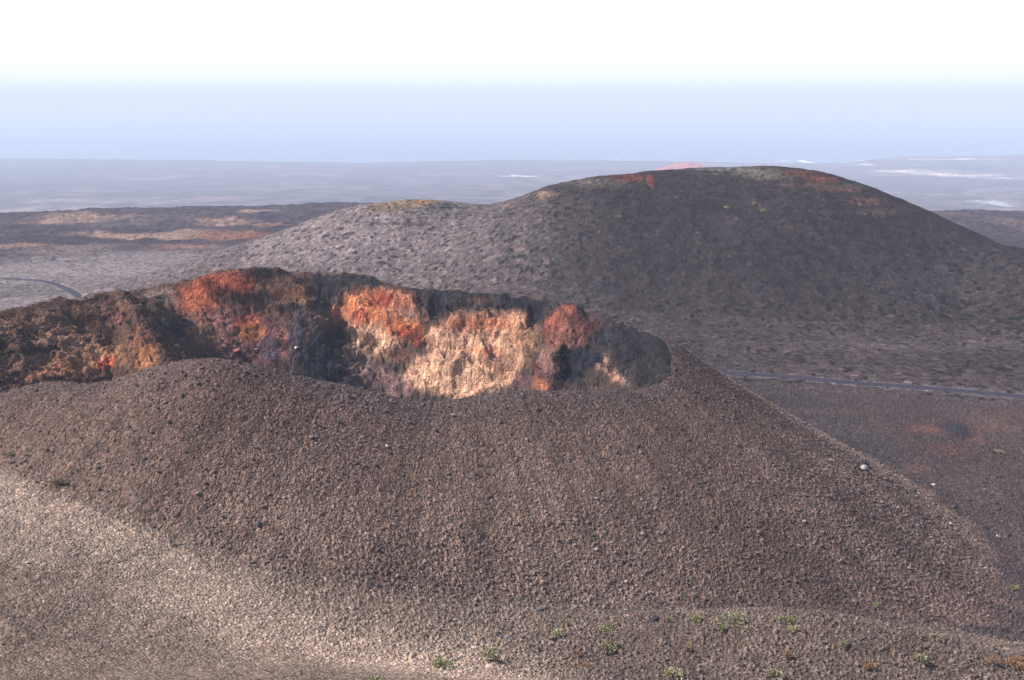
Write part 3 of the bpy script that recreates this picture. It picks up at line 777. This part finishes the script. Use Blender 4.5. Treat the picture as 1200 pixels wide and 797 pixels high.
def boulder(px, py, wpx, hpx, col, label, group=None, seed=0):
    import bmesh
    p = place(px, py); D = math.hypot(p[0], p[1])
    bm = bmesh.new(); bmesh.ops.create_icosphere(bm, subdivisions=3, radius=1)
    rr = random.Random(seed); cuts = []
    for _ in range(9):
        v = Vector((rr.gauss(0, 1), rr.gauss(0, 1), rr.gauss(0, 1))).normalized(); cuts.append((v, rr.uniform(.55, .9)))
    sx = wpx / F * D / 2 * 1.15; sz = hpx / F * D / 2 * 1.2
    for v in bm.verts:
        for n_, h_ in cuts:                     # broken facets
            d = v.co.dot(n_) - h_
            if d > 0: v.co -= n_ * d * .9
        v.co += Vector((rr.uniform(-1, 1), rr.uniform(-1, 1), rr.uniform(-1, 1))) * .035
        v.co = Vector((v.co.x * sx, v.co.y * sx * .9, v.co.z * sz))
    me = bpy.data.meshes.new('boulder'); bm.to_mesh(me); bm.free()
    ca = me.color_attributes.new('Col', 'FLOAT_COLOR', 'POINT')
    ca.data.foreach_set('color', np.tile(np.array(col + (1,), f4), len(me.vertices)))
    me.materials.append(M_STONE)
    o_ = bpy.data.objects.new('boulder', me); COL.objects.link(o_)
    o_.location = (p[0], p[1], p[2] + CAMZ + sz * .35); o_.rotation_euler = (0, 0, rr.uniform(0, 6))
    o_['label'] = label; o_['category'] = 'boulder'; o_['group'] = group or 'boulders lying on the slopes'
DK = (.035, .032, .036); MG = (.13, .115, .115); WT = (.27, .235, .21)
for k, a in enumerate([
    (595, 748, 10, 6, MG, 'flat grey boulder above and right of the two round foreground shrubs'),
    (632, 715, 9, 5, (.09, .08, .085), 'dark grey boulder low on the front slope of the cone, above the tallest small shrub'),
    (768, 727, 12, 8, (.03, .025, .028), 'nearly black boulder just left of the bright green shrub at the cone foot'),
    (631, 762, 6, 5, DK, 'small dark boulder between the foreground shrubs and the dry bushes'),
    (723, 762, 9, 5, DK, 'low black boulder touching the long dry bush in the foreground'),
    (1012, 550, 10, 6, WT, 'whitish boulder beside the right edge of the cone, on the dark plain'),
    (1014.5, 545, 8, 5, (.02, .018, .02), 'black boulder right behind the whitish one by the cone edge'),
    (994, 545.5, 5, 3, (.10, .09, .09), 'small grey boulder on the cone edge left of the whitish one'),
    (1070.5, 576.5, 7, 5, DK, 'black rounded boulder on the plain, left end of the faint pale trail'),
    (1084.5, 578, 7, 3, (.05, .045, .05), 'long low dark boulder right of the black rounded one near the trail'),
    (1093.6, 569, 5, 3, (.36, .26, .2), 'small tan boulder on the plain above the trail'),
    (1156, 566, 5, 4, DK, 'dark boulder alone at the right, between the trail and the red earth'),
    (1170, 597.5, 6, 4, DK, 'dark boulder on the right end of the pale trail'),
    (1117, 595, 6, 4, (.06, .045, .045), 'brownish boulder beside the small green shrub on the plain'),
    (1152, 619, 7, 4, DK, 'dark boulder on the plain below the trail near the right edge'),
    (1136.5, 587, 4, 3, DK, 'tiny dark boulder in the middle of the pale trail'),
    (1182, 627, 5, 4, DK, 'dark boulder near the right edge, beside a pale one'),
    (1170, 629, 5, 3, (.34, .28, .24), 'pale boulder near the right edge, left of a dark one'),
    (278, 412, 8, 5, (.22, .07, .06), 'dark red boulder on the mauve scree in the crater, leftmost of three'),
    (300.5, 412, 6, 4, (.24, .11, .09), 'small red brown boulder in the middle of the crater scree'),
    (347, 411, 4, 3, (.6, .5, .42), 'small white boulder on the grey scree in the crater'),
    (1006, 573, 4, 3, DK, 'small black boulder on the right flank of the cone'),
]): boulder(*a, seed=100 + k)

# ------------------------------------------------------------------ shrubs
def shrub_mat(name, c1, c2):
    m, nt, b = new_mat(name)
    nz = node(nt, 'ShaderNodeTexNoise'); nz.inputs['Scale'].default_value = 3.0; nz.inputs['Detail'].default_value = 4
    oi = node(nt, 'ShaderNodeNewGeometry'); nt.links.new(oi.outputs['Position'], nz.inputs['Vector'])
    rp = node(nt, 'ShaderNodeMix', data_type='RGBA'); nt.links.new(oi.outputs['Random Per Island'], rp.inputs['Factor'])
    rp.inputs['A'].default_value = c1 + (1,); rp.inputs['B'].default_value = c2 + (1,)
    nt.links.new(rp.outputs['Result'], b.inputs['Base Color']); b.inputs['Roughness'].default_value = .8
    return m
SM = {'green': shrub_mat('green_leaf', (.24, .23, .11), (.36, .33, .18)), 'bright': shrub_mat('bright_leaf', (.15, .155, .04), (.24, .23, .085)),
      'dry': shrub_mat('dry_leaf', (.17, .145, .075), (.27, .23, .14)), 'rust': shrub_mat('rust_leaf', (.20, .09, .04), (.28, .17, .09)),
      'twig': shrub_mat('twig', (.08, .06, .045), (.12, .09, .07))}
def shrub(px, py, wpx, hpx, kind, label, cat='shrub', far=False):
    p = place(px, py); D = math.hypot(p[0], p[1])
    rx = wpx / F * D / 2 * 1.2; rz = hpx / F * D * 1.0
    nl = int(min(1200, max(90, 420 * rx * rx + 90))) if not far else 90
    seed_r = np.random.default_rng(int(px * 7 + py))
    root = bpy.data.objects.new(cat.replace(' ', '_'), None); COL.objects.link(root)
    root.location = (p[0], p[1], p[2] + CAMZ); root.empty_display_size = .2
    vs_, fs_ = [], []
    ncl = 7 if not far else 4
    cl = [(seed_r.uniform(-.55, .55), seed_r.uniform(-.55, .55), seed_r.uniform(.5, .85), seed_r.uniform(.35, .6)) for _ in range(ncl)]
    for q in range(nl):
        cx, cy, top, cr = cl[seed_r.integers(ncl)]
        a = seed_r.uniform(0, 6.283); e = math.acos(seed_r.uniform(0, 1)); rr = cr * seed_r.uniform(.55, 1.1)
        d = np.array((math.sin(e) * math.cos(a), math.sin(e) * math.sin(a), math.cos(e)))
        c = np.array(((cx + d[0] * rr) * rx, (cy + d[1] * rr) * rx, max(.04, (d[2] * rr + top - cr) * rz * 1.15)))
        L_ = seed_r.uniform(.12, .24) * min(1.2, max(rx, .5)) * (2.2 if far else 1); W_ = L_ * seed_r.uniform(.3, .45)
        t = d + seed_r.normal(0, .5, 3); t[2] += .4; t /= np.linalg.norm(t)
        s = np.cross(t, seed_r.normal(0, 1, 3)); s /= np.linalg.norm(s)
        k = len(vs_)
        vs_ += [c - t * L_ * .5, c + s * W_, c + t * L_ * .7, c - s * W_]
        fs_.append((k, k + 1, k + 2, k + 3))
    o_ = set_mesh('foliage', np.array(vs_), np.array(fs_), None, [SM[kind]], smooth=False, kind=None); o_.parent = root
    # twigs from the root to each clump
    vs_, fs_ = [], []
    for cx, cy, top, cr in cl:
        a = np.array((0, 0, -.1)); b_ = np.array((cx * rx, cy * rx, top * rz)); r0 = .035 * max(rx, .5)
        k = len(vs_)
        for q in range(4):
            t = q * math.pi / 2; o2 = np.array((math.cos(t), math.sin(t), 0))
            vs_ += [a + o2 * r0, b_ + o2 * r0 * .4]
        for q in range(4): fs_.append((k + 2 * q, k + 2 * ((q + 1) % 4), k + 2 * ((q + 1) % 4) + 1, k + 2 * q + 1))
    o_ = set_mesh('stem', np.array(vs_), np.array(fs_), None, [SM['twig']], smooth=False, kind=None); o_.parent = root
    root['label'] = label; root['category'] = cat; root['group'] = 'scattered shrubs and tufts on the cinders'
for a in [
    (519, 782, 27, 17, 'green', 'large round green shrub at the bottom, left of its slightly taller neighbour'),
    (575, 775, 19, 19, 'green', 'rounded olive green shrub at the bottom, right of the large round one'),
    (441, 801, 18, 9, 'green', 'green shrub cut by the bottom edge of the picture, left of the round ones'),
    (655, 746, 15, 10, 'green', 'olive shrub on the pale flat right of the flat grey boulder'),
    (664, 731, 8, 5, 'bright', 'tiny bright green tuft just above the olive shrub'),
    (712, 739, 32, 7, 'dry', 'long thin dry tuft, upper of two olive streaks on the pale flat'),
    (712, 763, 28, 11, 'dry', 'wide dry bush beside a low black boulder'),
    (783, 729, 10, 7, 'bright', 'bright green small shrub right beside the nearly black boulder at the cone foot'),
    (815, 729, 16, 7, 'bright', 'faint yellow green tuft between the small bright shrub and the long grass patch'),
    (855, 733, 42, 14, 'dry', 'long patch of pale yellow grass at the foot of the cone', 'grass tuft'),
    (843, 740, 14, 8, 'bright', 'yellow green grass tuft on the lower left end of the long grass patch', 'grass tuft'),
    (924, 729, 16, 8, 'bright', 'yellow green shrub on the dark mound, upper of a pair'),
    (930, 741, 12, 8, 'green', 'olive shrub on the dark mound, lower of a pair'),
    (1028, 712, 8, 7, 'bright', 'small green shrub on the crest of the mound'),
    (1097, 751, 14, 7, 'dry', 'dull yellow shrub on the mound right of its crest'),
    (1080, 777, 17, 9, 'dry', 'olive dry bush low on the mound, right of centre'),
    (1018, 783, 14, 9, 'rust', 'brownish dry bush low on the mound'),
    (908, 793, 18, 11, 'dry', 'yellowish bush near the bottom edge below the mound'),
    (920, 770, 13, 8, 'rust', 'small brown bush above the yellowish one near the bottom edge'),
    (990, 757, 15, 7, 'dry', 'pale dry tuft in the middle of the mound'),
    (806, 762, 15, 9, 'rust', 'reddish dry bush on the flat below the long grass patch'),
    (790, 793, 20, 11, 'green', 'olive bush at the bottom edge right of centre'),
    (677, 771, 14, 8, 'rust', 'pinkish dry bush left of the wide dry bush'),
    (687, 783, 13, 7, 'rust', 'brown dry bush, lower of two pinkish ones near the bottom'),
    (1192, 785, 24, 16, 'rust', 'rust orange bush in the bottom right corner'),
    (1162, 777, 12, 8, 'rust', 'small rust bush left of the orange one in the corner'),
    (1188, 692, 9, 5, 'bright', 'small yellow green tuft at the foot of the cone near the right edge'),
    (1111, 603, 7, 5, 'bright', 'small green shrub on the dark plain beside a brownish boulder'),
    (1171, 531, 9, 4, 'dry', 'dull green tuft near the red earth of the right plain'),
    (622, 758, 9, 5, 'dry', 'tiny dry tuft above the small dark boulder'),
    (72, 567, 17, 5, 'dry', 'flat olive dry bush on the left slope of the cone'),
    (12, 533, 10, 4, 'dry', 'dry bush at the left edge below the crater lip'),
    (204, 640, 7, 4, 'dry', 'lone dry tuft where the cone meets the pale lower left slope'),
]: shrub(*a)
for a in [
    (725, 257, 8, 5, 'bright', 'green bush on the left half of the dark hill front'),
    (601, 303, 7, 4, 'bright', 'green bush low on the left end of the dark hill'),
    (884, 242, 7, 5, 'bright', 'green bush high on the dark hill, upper of a touching pair'),
    (895, 249, 9, 5, 'bright', 'green bush high on the dark hill, lower of a touching pair'),
    (851, 246, 6, 4, 'bright', 'green bush high on the dark hill, left of the touching pair'),
]: shrub(*a, far=True)

# ------------------------------------------------------------------ the air
hm = bpy.data.materials.new('haze_air'); hm.use_nodes = True
nt = hm.node_tree; nt.nodes.clear()
out = nt.nodes.new('ShaderNodeOutputMaterial'); pv = nt.nodes.new('ShaderNodeVolumePrincipled')
pv.inputs['Color'].default_value = HAZE_COLOR + (1,); pv.inputs['Density'].default_value = HAZE_DENSITY; pv.inputs['Anisotropy'].default_value = 0.0
nt.links.new(pv.outputs[0], out.inputs['Volume'])
bx0, bx1, by0, by1, bz0, bz1 = -46000, 46000, -9000, 46000, -60, CAMZ + 140
hv = np.array([(x_, y_, z_) for x_ in (bx0, bx1) for y_ in (by0, by1) for z_ in (bz0, bz1)])
hf = np.array([(0, 1, 3, 2), (4, 6, 7, 5), (0, 4, 5, 1), (2, 3, 7, 6), (0, 2, 6, 4), (1, 5, 7, 3)])
o = set_mesh('haze', hv, hf, None, [hm], smooth=False, kind='stuff')
o['label'] = 'thin blue sea haze over the plain and the coast'; o['category'] = 'haze'
